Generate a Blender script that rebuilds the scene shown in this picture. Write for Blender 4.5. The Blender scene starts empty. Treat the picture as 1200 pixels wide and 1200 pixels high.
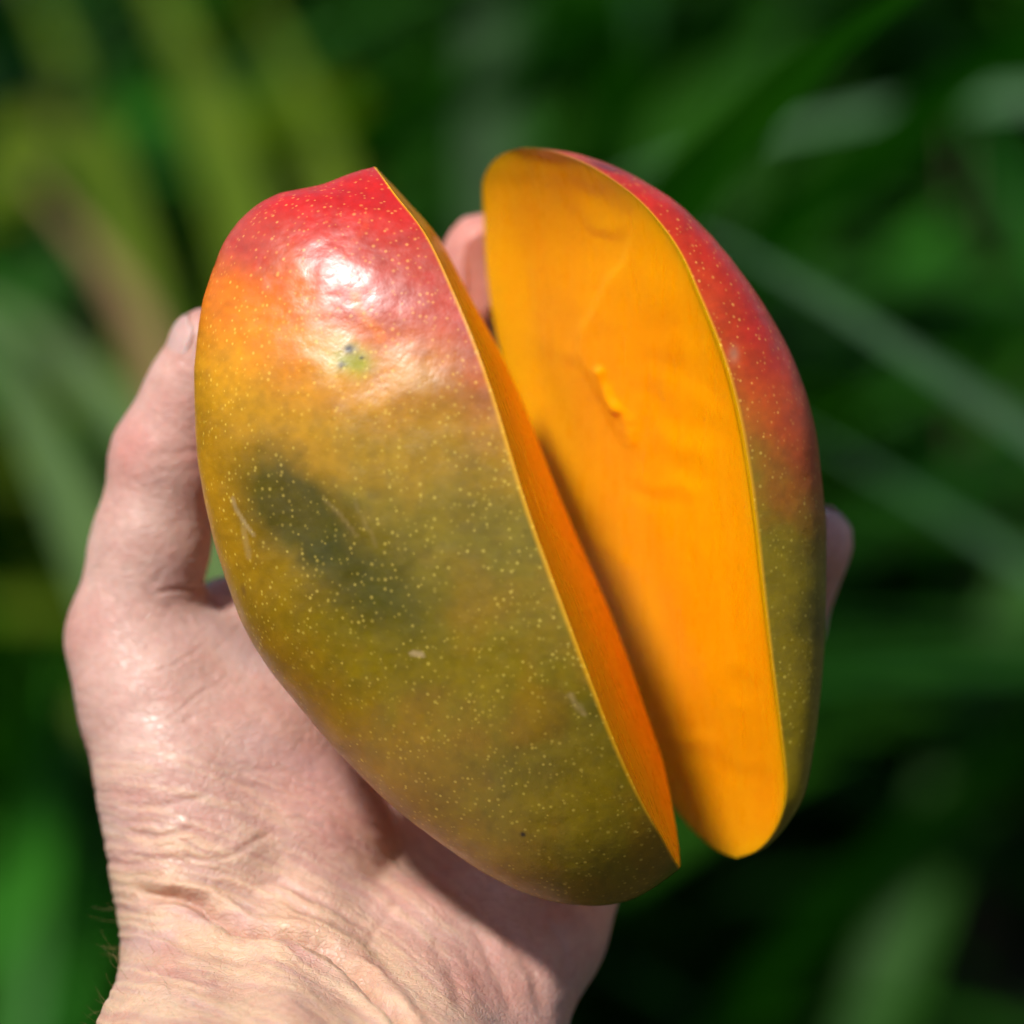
import bpy, bmesh, math, random
import numpy as np
from mathutils import Vector, Matrix
from mathutils.bvhtree import BVHTree

random.seed(7)
RNG = np.random.default_rng(11)
scene = bpy.context.scene
col = scene.collection
R = math.radians

# ------------------------------------------------------------------ camera
D = 60.0                       # cm from lens to the frame plane (depth 0)
W = 17.1                       # cm seen across the frame plane
S = W / 1200.0                 # cm per photograph pixel on that plane
PITCH = R(20)
CAM = np.array([0.0, 0.0, 1.50])
RIGHT = np.array([1.0, 0.0, 0.0])
UP = np.array([0.0, math.sin(PITCH), math.cos(PITCH)])
FWD = np.array([0.0, math.cos(PITCH), -math.sin(PITCH)])

cam_data = bpy.data.cameras.new('camera')
cam = bpy.data.objects.new('camera', cam_data)
col.objects.link(cam)
cam.matrix_world = Matrix(((1, 0, 0, CAM[0]), (0, UP[1], -FWD[1], CAM[1]), (0, UP[2], -FWD[2], CAM[2]), (0, 0, 0, 1)))
cam_data.sensor_fit = 'HORIZONTAL'
cam_data.sensor_width = 24.0
cam_data.lens = 24.0 * D / W
cam_data.clip_start = 0.02
cam_data.clip_end = 200.0
cam_data.dof.use_dof = True
cam_data.dof.focus_distance = (D - 1.35) * 0.01
cam_data.dof.aperture_fstop = 5.0
cam_data.dof.aperture_blades = 0
scene.camera = cam

# ------------------------------------------------------------------ sky and sun
SUN = np.array([-0.38, 0.66, -0.63])          # towards the sun: right, up, depth as the camera sees it
SUN = SUN / np.linalg.norm(SUN)
sunw = RIGHT * SUN[0] + UP * SUN[1] + FWD * SUN[2]
elev = math.asin(sunw[2])
world = bpy.data.worlds.new('World')
scene.world = world
world.use_nodes = True
wn = world.node_tree
wn.nodes.clear()
wo = wn.nodes.new('ShaderNodeOutputWorld')
bg = wn.nodes.new('ShaderNodeBackground')
sky = wn.nodes.new('ShaderNodeTexSky')
sky.sky_type = 'NISHITA'
sky.sun_disc = False
sky.sun_elevation = elev
sky.sun_rotation = math.atan2(sunw[0], sunw[1])
bg.inputs['Strength'].default_value = 0.075
wn.links.new(sky.outputs[0], bg.inputs[0])
wn.links.new(bg.outputs[0], wo.inputs[0])
sl = bpy.data.lights.new('sun', 'SUN')
sl.energy = 5.0
sl.angle = R(5.0)
sl.color = (1.0, 0.96, 0.90)
so = bpy.data.objects.new('sun', sl)
col.objects.link(so)
so.rotation_euler = Vector(sunw).to_track_quat('Z', 'Y').to_euler()
so.location = (0, 0, 6)
vs = scene.view_settings
vs.view_transform = 'Standard'
vs.look = 'None'
vs.exposure = 0.0
vs.gamma = 1.0
vs.use_curve_mapping = False
scene.cycles.use_denoising = True
scene.cycles.max_bounces = 5
scene.cycles.diffuse_bounces = 3
scene.cycles.glossy_bounces = 2
scene.cycles.transmission_bounces = 2
scene.cycles.use_adaptive_sampling = True
scene.cycles.adaptive_threshold = 0.04
scene.cycles.caustics_reflective = False
scene.cycles.caustics_refractive = False
scene.cycles.transparent_max_bounces = 8

# ------------------------------------------------------------------ helpers
def P(px, py, d):
    """photograph pixel + depth (cm) -> frame coordinates in cm (right, up, depth)"""
    px = np.asarray(px, float); py = np.asarray(py, float); d = np.asarray(d, float)
    k = S * (D + d) / D
    return np.stack([(px - 600) * k, (600 - py) * k, d + 0 * px], -1)

def proj(p):
    k = S * (D + p[..., 2]) / D
    return p[..., 0] / k + 600, 600 - p[..., 1] / k

def to_world(p):
    p = np.asarray(p, float) * 0.01
    return CAM + p[..., 0:1] * RIGHT + p[..., 1:2] * UP + (p[..., 2:3] + D * 0.01) * FWD

def mesh_obj(name, verts, faces, mat, parent=None, smooth=True):
    me = bpy.data.meshes.new(name)
    verts = np.asarray(verts, np.float32)
    if isinstance(faces, np.ndarray):
        n = faces.shape[1]
        me.vertices.add(len(verts)); me.vertices.foreach_set('co', verts.ravel())
        me.loops.add(faces.size); me.loops.foreach_set('vertex_index', faces.ravel().astype(np.int32))
        me.polygons.add(len(faces))
        me.polygons.foreach_set('loop_start', np.arange(0, faces.size, n, dtype=np.int32))
        me.update(calc_edges=True)
    else:
        me.from_pydata(verts.tolist(), [], faces)
    me.validate()
    if smooth:
        me.polygons.foreach_set('use_smooth', np.ones(len(me.polygons), bool))
    if mat:
        me.materials.append(mat)
    o = bpy.data.objects.new(name, me)
    col.objects.link(o)
    if parent:
        o.parent = parent
        o.matrix_parent_inverse = parent.matrix_world.inverted()
    return o

def empty(name, loc, label, cat, group=None):
    o = bpy.data.objects.new(name, None)
    o.empty_display_size = 0.02
    col.objects.link(o)
    o.location = loc
    o.matrix_world = Matrix.Translation(loc)
    o['label'] = label; o['category'] = cat
    if group: o['group'] = group
    return o

def set_col(me, name, rgb):
    a = me.attributes.new(name, 'FLOAT_COLOR', 'POINT')
    c = np.ones((len(rgb), 4), np.float32); c[:, :3] = rgb
    a.data.foreach_set('color', c.ravel())

def set_f(me, name, v):
    a = me.attributes.new(name, 'FLOAT', 'POINT')
    a.data.foreach_set('value', np.asarray(v, np.float32))

def spline(t, y, tt):
    """natural cubic spline"""
    t = np.asarray(t, float); y = np.asarray(y, float); n = len(t)
    h = np.diff(t); A = np.zeros((n, n)); b = np.zeros((n,) + y.shape[1:])
    A[0, 0] = A[-1, -1] = 1
    for i in range(1, n - 1):
        A[i, i-1] = h[i-1]; A[i, i] = 2*(h[i-1]+h[i]); A[i, i+1] = h[i]
        b[i] = 6*((y[i+1]-y[i])/h[i] - (y[i]-y[i-1])/h[i-1])
    M = np.linalg.solve(A, b)
    k = np.clip(np.searchsorted(t, tt) - 1, 0, n-2)
    sh = (-1,) + (1,)*(y.ndim-1)
    hk = h[k].reshape(sh); a = (t[k+1]-tt).reshape(sh); c = (tt-t[k]).reshape(sh)
    return (M[k]*a**3 + M[k+1]*c**3)/(6*hk) + (y[k]/hk - M[k]*hk/6)*a + (y[k+1]/hk - M[k+1]*hk/6)*c

def vnoise(p, seed=0):
    """smooth value noise, p (n,k<=3) -> -1..1"""
    p = np.asarray(p, float)
    if p.shape[1] == 2: p = np.concatenate([p, np.zeros((len(p), 1))], 1)
    i = np.floor(p).astype(np.int64); f = p - i
    f = f*f*f*(f*(f*6-15)+10)
    out = np.zeros(len(p))
    for dx in (0, 1):
        for dy in (0, 1):
            for dz in (0, 1):
                q = (i[:, 0]+dx)*374761393 + (i[:, 1]+dy)*668265263 + (i[:, 2]+dz)*2147483647 + seed*1274126177
                q = (q ^ (q >> 13)) * 1274126177
                q = (q ^ (q >> 16)) & 0xffff
                w = (f[:, 0] if dx else 1-f[:, 0])*(f[:, 1] if dy else 1-f[:, 1])*(f[:, 2] if dz else 1-f[:, 2])
                out += w * (q/32767.5 - 1)
    return out

def fbm(p, seed=0, oct=3):
    o = 0; a = 1.0; s = 0
    for k in range(oct):
        o = o + a*vnoise(np.asarray(p)*2**k + 17.3*k, seed+k); s += a; a *= 0.5
    return o/s

def sstep(a, b, x):
    t = np.clip((x-a)/(b-a), 0, 1); return t*t*(3-2*t)

def seg_dist(px, py, pts):
    """distance in pixels to a smoothed polyline, and position 0..1 along it"""
    pts = np.asarray(pts, float)
    t = np.r_[0, np.cumsum(np.hypot(*np.diff(pts, axis=0).T))]
    tt = np.linspace(0, t[-1], max(8, int(t[-1]/7)))
    q = spline(t, pts, tt) if len(pts) > 2 else np.stack([np.interp(tt, t, pts[:, 0]), np.interp(tt, t, pts[:, 1])], 1)
    best = np.full(px.shape, 1e9); along = np.zeros(px.shape); side = np.zeros(px.shape)
    m = (px > q[:, 0].min()-80) & (px < q[:, 0].max()+80) & (py > q[:, 1].min()-80) & (py < q[:, 1].max()+80)
    x = px[m]; y = py[m]; b = best[m]; al = along[m]; sd = side[m]
    for k in range(len(q)-1):
        a = q[k]; e = q[k+1]-a; L = (e*e).sum()+1e-9
        u = np.clip(((x-a[0])*e[0]+(y-a[1])*e[1])/L, 0, 1)
        dx = x-a[0]-u*e[0]; dy = y-a[1]-u*e[1]
        d = np.hypot(dx, dy)
        n = d < b
        b = np.where(n, d, b); al = np.where(n, (k+u)/(len(q)-1), al)
        sd = np.where(n, np.sign(e[0]*dy-e[1]*dx), sd)
    best[m] = b; along[m] = al; side[m] = sd
    return best, along, side

# ---- node helpers
def new_mat(name):
    m = bpy.data.materials.new(name); m.use_nodes = True
    nt = m.node_tree
    return m, nt, nt.nodes['Principled BSDF'], nt.nodes['Material Output']

def N(nt, typ, **kw):
    n = nt.nodes.new(typ)
    for k, v in kw.items():
        if k in n.inputs.keys() if isinstance(k, str) else False:
            n.inputs[k].default_value = v
        else:
            setattr(n, k, v)
    return n

def mixc(nt, fac, a, b, mode='MIX'):
    n = nt.nodes.new('ShaderNodeMix'); n.data_type = 'RGBA'; n.blend_type = mode; n.clamp_factor = True
    for sock, v in ((n.inputs[0], fac), (n.inputs[6], a), (n.inputs[7], b)):
        if hasattr(v, 'links'): nt.links.new(v, sock)
        elif isinstance(v, (int, float)): sock.default_value = v
        else: sock.default_value = (*v, 1)
    return n.outputs[2]

def math_n(nt, op, a, b=None, c=None):
    n = nt.nodes.new('ShaderNodeMath'); n.operation = op
    for i, v in enumerate((a, b, c)):
        if v is None: continue
        if hasattr(v, 'links'): nt.links.new(v, n.inputs[i])
        else: n.inputs[i].default_value = v
    return n.outputs[0]

def ramp(nt, fac, stops):
    n = nt.nodes.new('ShaderNodeValToRGB')
    e = n.color_ramp.elements
    while len(e) < len(stops): e.new(0.5)
    for k, (p, c) in enumerate(stops):
        e[k].position = p; e[k].color = (*c, 1) if len(c) == 3 else c
    nt.links.new(fac, n.inputs[0])
    return n.outputs[0]

def mapr(nt, v, a, b, c=0.0, d=1.0):
    n = nt.nodes.new('ShaderNodeMapRange'); n.clamp = True; n.interpolation_type = 'SMOOTHSTEP'
    nt.links.new(v, n.inputs[0])
    for i, x in enumerate((a, b, c, d)): n.inputs[i+1].default_value = x
    return n.outputs[0]

def coords(nt, scale=(1, 1, 1), rot=(0, 0, 0)):
    tc = nt.nodes.new('ShaderNodeTexCoord'); mp = nt.nodes.new('ShaderNodeMapping')
    mp.inputs['Scale'].default_value = scale; mp.inputs['Rotation'].default_value = rot
    nt.links.new(tc.outputs['Object'], mp.inputs[0])
    return mp.outputs[0]

def noise(nt, vec, scale, detail=3, rough=0.5, dist=0.0):
    n = nt.nodes.new('ShaderNodeTexNoise')
    n.inputs['Scale'].default_value = scale; n.inputs['Detail'].default_value = detail
    n.inputs['Roughness'].default_value = rough; n.inputs['Distortion'].default_value = dist
    nt.links.new(vec, n.inputs['Vector'])
    return n

def voro(nt, vec, scale, feature='F1', rnd=1.0):
    n = nt.nodes.new('ShaderNodeTexVoronoi'); n.feature = feature
    n.inputs['Scale'].default_value = scale; n.inputs['Randomness'].default_value = rnd
    nt.links.new(vec, n.inputs['Vector'])
    return n

def bump(nt, h, strength, dist, prev=None):
    n = nt.nodes.new('ShaderNodeBump'); n.inputs['Strength'].default_value = strength
    n.inputs['Distance'].default_value = dist
    nt.links.new(h, n.inputs['Height'])
    if prev is not None: nt.links.new(prev, n.inputs['Normal'])
    return n.outputs[0]

def attr(nt, name):
    n = nt.nodes.new('ShaderNodeAttribute'); n.attribute_name = name; return n

# ------------------------------------------------------------------ materials
# mango skin: the fruit's own ripening colours come from the mesh attribute "tint"
def mango_skin():
    m, nt, b, out = new_mat('mango_skin')
    L = nt.links.new
    v = coords(nt)
    t = attr(nt, 'tint').outputs['Color']
    keep = attr(nt, 'keep').outputs['Fac']
    # lenticels
    vo = voro(nt, v, 900)
    sep = nt.nodes.new('ShaderNodeSeparateColor'); L(vo.outputs['Color'], sep.inputs[0])
    size = math_n(nt, 'MULTIPLY_ADD', sep.outputs[0], 0.20, 0.21)
    dot = nt.nodes.new('ShaderNodeMapRange'); dot.clamp = True; dot.interpolation_type = 'SMOOTHSTEP'
    L(vo.outputs['Distance'], dot.inputs[0]); L(size, dot.inputs[2])
    L(math_n(nt, 'MULTIPLY', size, 0.25), dot.inputs[1]); dot.inputs[3].default_value = 1; dot.inputs[4].default_value = 0
    dots = math_n(nt, 'MULTIPLY', math_n(nt, 'MULTIPLY', dot.outputs[0], keep), math_n(nt, 'MULTIPLY_ADD', sep.outputs[1], 0.55, 0.25))
    dcol = mixc(nt, 0.5, mixc(nt, 1.0, t, (1.7, 2.2, 1.8), 'MULTIPLY'), (0.80, 0.55, 0.12))
    c = mixc(nt, dots, t, dcol)
    L(c, b.inputs['Base Color'])
    fine = noise(nt, v, 420, 3, 0.6)
    L(mapr(nt, fine.outputs[0], 0.3, 0.7, 0.30, 0.45), b.inputs['Roughness'])
    b.inputs['Specular IOR Level'].default_value = 0.7
    b.inputs['Subsurface Weight'].default_value = 0.05
    b.inputs['Subsurface Radius'].default_value = (1.0, 0.5, 0.1)
    b.inputs['Subsurface Scale'].default_value = 0.002
    L(bump(nt, fine.outputs[0], 0.17, 0.0006), b.inputs['Normal'])
    return m

def mango_flesh():
    m, nt, b, out = new_mat('mango_flesh')
    L = nt.links.new
    rim = attr(nt, 'rim').outputs['Fac']
    mot = attr(nt, 'mottle').outputs['Fac']
    fib = coords(nt, (1.0, 1.0, 0.2), (0.0, R(-18), 0.0))
    n2 = noise(nt, fib, 480, 3, 0.6)
    c = mixc(nt, mot, (0.88, 0.315, 0.0006), (0.92, 0.385, 0.0006))
    c = mixc(nt, mapr(nt, n2.outputs[0], 0.45, 0.8, 0, 0.16), c, (0.88, 0.47, 0.003))
    c = mixc(nt, math_n(nt, 'MULTIPLY', rim, 0.5), c, (0.95, 0.50, 0.006))
    L(c, b.inputs['Base Color'])
    L(mapr(nt, n2.outputs[0], 0.3, 0.7, 0.24, 0.42), b.inputs['Roughness'])
    b.inputs['Specular IOR Level'].default_value = 0.3
    b.inputs['Subsurface Weight'].default_value = 0.7
    b.inputs['Subsurface Radius'].default_value = (1.0, 0.85, 0.15)
    b.inputs['Subsurface Scale'].default_value = 0.0045
    L(bump(nt, n2.outputs[0], 0.35, 0.0005), b.inputs['Normal'])
    return m

def hand_skin():
    m, nt, b, out = new_mat('hand_skin')
    L = nt.links.new
    v = coords(nt)
    t = attr(nt, 'tint').outputs['Color']
    n2 = noise(nt, v, 420, 4, 0.6, 0.6)
    c = mixc(nt, mapr(nt, n2.outputs[0], 0.48, 0.75, 0, 0.35), t, mixc(nt, 1.0, t, (0.82, 0.62, 0.62), 'MULTIPLY'))
    L(c, b.inputs['Base Color'])
    L(mapr(nt, n2.outputs[0], 0.3, 0.7, 0.34, 0.55), b.inputs['Roughness'])
    b.inputs['Specular IOR Level'].default_value = 0.5
    b.inputs['Subsurface Weight'].default_value = 0.35
    b.inputs['Subsurface Radius'].default_value = (1.0, 0.30, 0.17)
    b.inputs['Subsurface Scale'].default_value = 0.0035
    st = nt.nodes.new('ShaderNodeMapping'); st.inputs['Scale'].default_value = (0.7, 1.0, 1.6); st.inputs['Rotation'].default_value = (0, R(20), 0)
    L(v, st.inputs[0])
    wv = nt.nodes.new('ShaderNodeMixRGB'); wv.inputs[0].default_value = 0.0022
    L(st.outputs[0], wv.inputs[1]); L(n2.outputs['Color'], wv.inputs[2])
    v2 = voro(nt, wv.outputs[0], 720, 'DISTANCE_TO_EDGE')
    bp = bump(nt, n2.outputs[0], 0.40, 0.0006)
    bp = bump(nt, mapr(nt, v2.outputs['Distance'], 0.0, 0.16), 0.5, 0.0002, bp)
    L(bp, b.inputs['Normal'])
    return m

def simple(name, colr, rough, sss=0):
    m, nt, b, out = new_mat(name)
    v = coords(nt)
    n = noise(nt, v, 120, 4)
    c = mixc(nt, mapr(nt, n.outputs[0], 0.3, 0.7), colr, tuple(x*0.8 for x in colr))
    nt.links.new(c, b.inputs['Base Color'])
    b.inputs['Roughness'].default_value = rough
    if sss:
        b.inputs['Subsurface Weight'].default_value = sss
        b.inputs['Subsurface Scale'].default_value = 0.003
    return m

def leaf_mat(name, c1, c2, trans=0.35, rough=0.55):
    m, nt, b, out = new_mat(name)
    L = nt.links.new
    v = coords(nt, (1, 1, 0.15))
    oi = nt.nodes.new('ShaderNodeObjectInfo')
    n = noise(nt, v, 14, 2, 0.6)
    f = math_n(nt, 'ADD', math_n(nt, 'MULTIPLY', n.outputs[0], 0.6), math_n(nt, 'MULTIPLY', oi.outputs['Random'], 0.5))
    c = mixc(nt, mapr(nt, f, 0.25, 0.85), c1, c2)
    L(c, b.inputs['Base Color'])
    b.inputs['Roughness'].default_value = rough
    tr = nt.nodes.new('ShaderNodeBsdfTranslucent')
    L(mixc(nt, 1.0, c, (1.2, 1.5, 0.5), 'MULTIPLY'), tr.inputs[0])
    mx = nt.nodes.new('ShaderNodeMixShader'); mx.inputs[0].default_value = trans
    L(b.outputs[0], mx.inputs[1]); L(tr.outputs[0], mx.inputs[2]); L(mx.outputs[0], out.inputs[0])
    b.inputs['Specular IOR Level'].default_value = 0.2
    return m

M_SKIN = mango_skin(); M_FLESH = mango_flesh(); M_HAND = hand_skin()
M_NAIL = simple('fingernail', (0.66, 0.40, 0.36), 0.3, 0.3)
M_HAIR = simple('arm_hair', (0.42, 0.28, 0.12), 0.4)
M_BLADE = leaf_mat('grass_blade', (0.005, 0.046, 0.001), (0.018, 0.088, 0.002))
M_PALE = leaf_mat('pale_blade', (0.055, 0.140, 0.055), (0.10, 0.20, 0.09), 0.2, 0.45)
M_PALE2 = leaf_mat('pale_yellow_blade', (0.085, 0.15, 0.04), (0.13, 0.20, 0.06), 0.2, 0.5)
M_LIME = leaf_mat('lime_leaf', (0.09, 0.16, 0.008), (0.15, 0.22, 0.012), 0.4)
M_BRIGHT = leaf_mat('bright_blade', (0.015, 0.12, 0.006), (0.035, 0.18, 0.010))
M_DRY = leaf_mat('dry_leaf', (0.20, 0.10, 0.035), (0.30, 0.19, 0.09), 0.25, 0.6)

# ------------------------------------------------------------------ ground
def ground():
    m, nt, b, out = new_mat('soil')
    v = coords(nt)
    n1 = noise(nt, v, 9, 6, 0.65); n2 = noise(nt, v, 60, 4)
    c = mixc(nt, mapr(nt, n1.outputs[0], 0.35, 0.65), (0.022, 0.017, 0.010), (0.055, 0.042, 0.022))
    c = mixc(nt, mapr(nt, n2.outputs[0], 0.55, 0.7), c, (0.03, 0.05, 0.012))
    nt.links.new(c, b.inputs['Base Color']); b.inputs['Roughness'].default_value = 0.9
    nt.links.new(bump(nt, n2.outputs[0], 0.6, 0.03), b.inputs['Normal'])
    n = 60
    xs = np.linspace(-40, 40, n); ys = np.linspace(-20, 90, n)
    X, Y = np.meshgrid(xs, ys, indexing='ij')
    Z = 0.05*fbm(np.stack([X.ravel()*0.4, Y.ravel()*0.4], 1), 3).reshape(X.shape)
    V = np.stack([X, Y, Z], -1).reshape(-1, 3)
    i, j = np.meshgrid(np.arange(n-1), np.arange(n-1), indexing='ij'); a = (i*n+j).ravel()
    o = mesh_obj('ground', V, np.stack([a, a+n, a+n+1, a+1], 1), m)
    o['kind'] = 'structure'
ground()

# ------------------------------------------------------------------ mango pieces
NT, NA, NF = 460, 260, 120
def grid_faces(nu, nv, flip=False):
    i, j = np.meshgrid(np.arange(nu-1), np.arange(nv-1), indexing='ij'); a = (i*nv+j).ravel()
    f = np.stack([a, a+1, a+nv+1, a+nv], 1)
    return f[:, ::-1].copy() if flip else f

TH0 = R(3)
_th = np.linspace(TH0, math.pi-TH0, NA)
CAPC = np.cos(_th)/math.cos(TH0); CAPS = (np.sin(_th)-math.sin(TH0))/(1-math.sin(TH0))
CAPC = np.sign(CAPC)*np.abs(CAPC)**0.82; CAPS = np.clip(CAPS, 0, 1)**0.82

def piece(stations, halfw, centre, mode, tint_fn, bump_fn, relief_fn, name, label, expo):
    st = np.array(stations, float)                      # F, S, B pixels
    mid = (st[:, 0:2]+st[:, 4:6])/2
    t = np.r_[0, np.cumsum(np.sqrt(np.hypot(*np.diff(mid, axis=0).T)**2 + 0.25*np.hypot(*np.diff(st[:, 2:4], axis=0).T)**2))]; t /= t[-1]
    full = np.concatenate([st, np.array(halfw)[:, None], np.array(centre)[:, None]], 1)
    tt = 0.5-0.5*np.cos(np.linspace(0, math.pi, NT)); tt = 0.6*tt+0.4*np.linspace(0, 1, NT)
    g = spline(t, full, tt)
    w = np.maximum(g[:, 6], 0.0); c = g[:, 7]
    F = P(g[:, 0], g[:, 1], c-w); B = P(g[:, 4], g[:, 5], c+w)
    C = (F+B)/2; a = (F-B)/2
    if mode == 'left':
        Sp = P(g[:, 2], g[:, 3], c); h = Sp-C
    else:
        # a cheek is a shallow cap: its skin meets the cut at less than a right angle; its outline reaches S
        Sp = P(g[:, 2], g[:, 3], c)
        al = np.hypot(a[:, 0], a[:, 2])+1e-6
        hdir = np.stack([np.abs(a[:, 2]), 0*al, np.abs(a[:, 0])], -1)/al[:, None]
        hdir = 0.45*hdir+0.55*np.array([0.98, 0, 0.12]); hdir /= np.linalg.norm(hdir, axis=1, keepdims=True)
        lo_ = np.zeros(NT); hi_ = np.full(NT, 6.0)
        cosr, sinr = CAPC, CAPS
        for it in range(36):
            md_ = (lo_+hi_)/2
            xm = (C[:, 0:1]+a[:, 0:1]*cosr[None]+(md_*hdir[:, 0])[:, None]*sinr[None]).max(1)
            big = xm > Sp[:, 0]; hi_ = np.where(big, md_, hi_); lo_ = np.where(big, lo_, md_)
        lo_ = np.minimum(lo_, 1.1*al)
        H = np.convolve(np.pad(lo_, 6, mode='edge'), np.ones(13)/13, 'valid'); H = np.minimum(H, 1.2*al)
        h = hdir*H[:, None]; h[:, 1] = (Sp[:, 1]-C[:, 1])*0.4
    th = np.linspace(0, math.pi, NA)
    if mode == 'left':
        ct = np.cos(th); sn = np.sin(th)
        ce = np.sign(ct)*np.abs(ct)**expo; se = np.abs(sn)**expo
    else:
        ce, se = CAPC, CAPS
    V = C[:, None]+a[:, None]*ce[None, :, None]+h[:, None]*se[None, :, None]
    # normals by differences
    du = np.gradient(V, axis=0); dv = np.gradient(V, axis=1)
    n = np.cross(du, dv); n /= np.linalg.norm(n, axis=2, keepdims=True)+1e-9
    out = np.sign((n*(V-C[:, None])).sum(2).mean()); n *= out
    px, py = proj(V)
    fade = (np.sin(th)[None]**0.5)*np.clip(np.minimum(tt, 1-tt)*12, 0, 1)[:, None]
    front = sstep(-0.2, 0.3, -n[..., 2])
    V2 = V+n*(bump_fn(px.ravel(), py.ravel()).reshape(px.shape)*fade*front)[..., None]
    V2 += n*(0.035*fbm(V.reshape(-1, 3)*0.55, 5, 3).reshape(px.shape)*fade)[..., None]
    base = to_world(V[-1, 0:1])[0]
    root = empty(name, Vector(base), label, 'mango')
    fl = (out > 0)
    sk = mesh_obj('skin', to_world(V2.reshape(-1, 3)), grid_faces(NT, NA, not fl), M_SKIN, root)
    tn = tint_fn(px.ravel(), py.ravel(), V.reshape(-1, 3))
    dist = np.minimum(np.linalg.norm(V-V[:, :1], axis=2), np.linalg.norm(V-V[:, -1:], axis=2)).ravel()
    tn = lerp(tn, (0.90, 0.42, 0.004), 0.9*np.exp(-(dist/0.03)**4))
    set_col(sk.data, 'tint', tn)
    set_f(sk.data, 'keep', sstep(-0.75, -0.1, fbm(V.reshape(-1, 3)*1.3, 12, 2)))
    # cut face
    s = np.linspace(0, 1, NF); s = 0.5-0.5*np.cos(s*math.pi)
    G = F[:, None]*(1-s)[None, :, None]+B[:, None]*s[None, :, None]
    fn = np.cross(np.gradient(G, axis=0), np.gradient(G, axis=1)); fn /= np.linalg.norm(fn, axis=2, keepdims=True)+1e-9
    inw = h/(np.linalg.norm(h, axis=1, keepdims=True)+1e-9)
    fn *= -np.sign((fn*inw[:, None]).sum(2))[..., None]
    gx, gy = proj(G)
    wid = np.linalg.norm(a, axis=1)*2
    edge = np.minimum(s, 1-s)[None]*wid[:, None]
    edge = np.minimum(edge, (np.minimum(tt, 1-tt)*12)[:, None])
    rel = relief_fn(gx.ravel(), gy.ravel(), s[None].repeat(NT, 0).ravel()).reshape(gx.shape)
    rel = rel*sstep(0.0, 1.3, edge)
    G2 = G+fn*rel[..., None]
    ff = grid_faces(NT, NF)
    # the flesh fills the skin: a closed body just inside it
    step = 4; ins = C[:, None]+(V2[:, ::step]-C[:, None])*0.97
    nin = ins.shape[1]
    q = G2.reshape(-1, 3)[ff[len(ff)//2]]
    nn = np.cross(q[1]-q[0], q[2]-q[0])
    if (nn*fn[NT//2, NF//2]).sum() < 0: ff = ff[:, ::-1].copy()
    allv = np.concatenate([G2.reshape(-1, 3), ins.reshape(-1, 3)])
    allf = np.concatenate([ff, grid_faces(NT, nin, not fl)+NT*NF])
    fle = mesh_obj('cut_flesh', to_world(allv), allf, M_FLESH, root)
    set_f(fle.data, 'rim', np.r_[np.exp(-(edge/0.045)**2).ravel(), np.zeros(NT*nin)])
    mo = 0.5+0.7*fbm(G.reshape(-1, 3)*np.array([0.9, 0.45, 0.9]), 55, 3)
    set_f(fle.data, 'mottle', np.r_[np.clip(mo, 0, 1), np.zeros(NT*nin)])
    return root, V2, G2

def blob(px, py, cx, cy, rx, ry, ang=0):
    a = R(ang); x = (px-cx)*math.cos(a)+(py-cy)*math.sin(a); y = -(px-cx)*math.sin(a)+(py-cy)*math.cos(a)
    return np.exp(-(x/rx)**2-(y/ry)**2)

def lerp(c, colr, f):
    return c*(1-f[:, None])+np.array(colr)[None]*f[:, None]

RED = (0.56, 0.014, 0.010); PINK = (0.46, 0.050, 0.034); ORANGE = (0.76, 0.155, 0.001)
YEL = (0.66, 0.30, 0.0008); OLIVE = (0.225, 0.158, 0.0005); DKG = (0.048, 0.050, 0.0006); BRN = (0.31, 0.130, 0.0006); LIME = (0.30, 0.33, 0.008)

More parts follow.
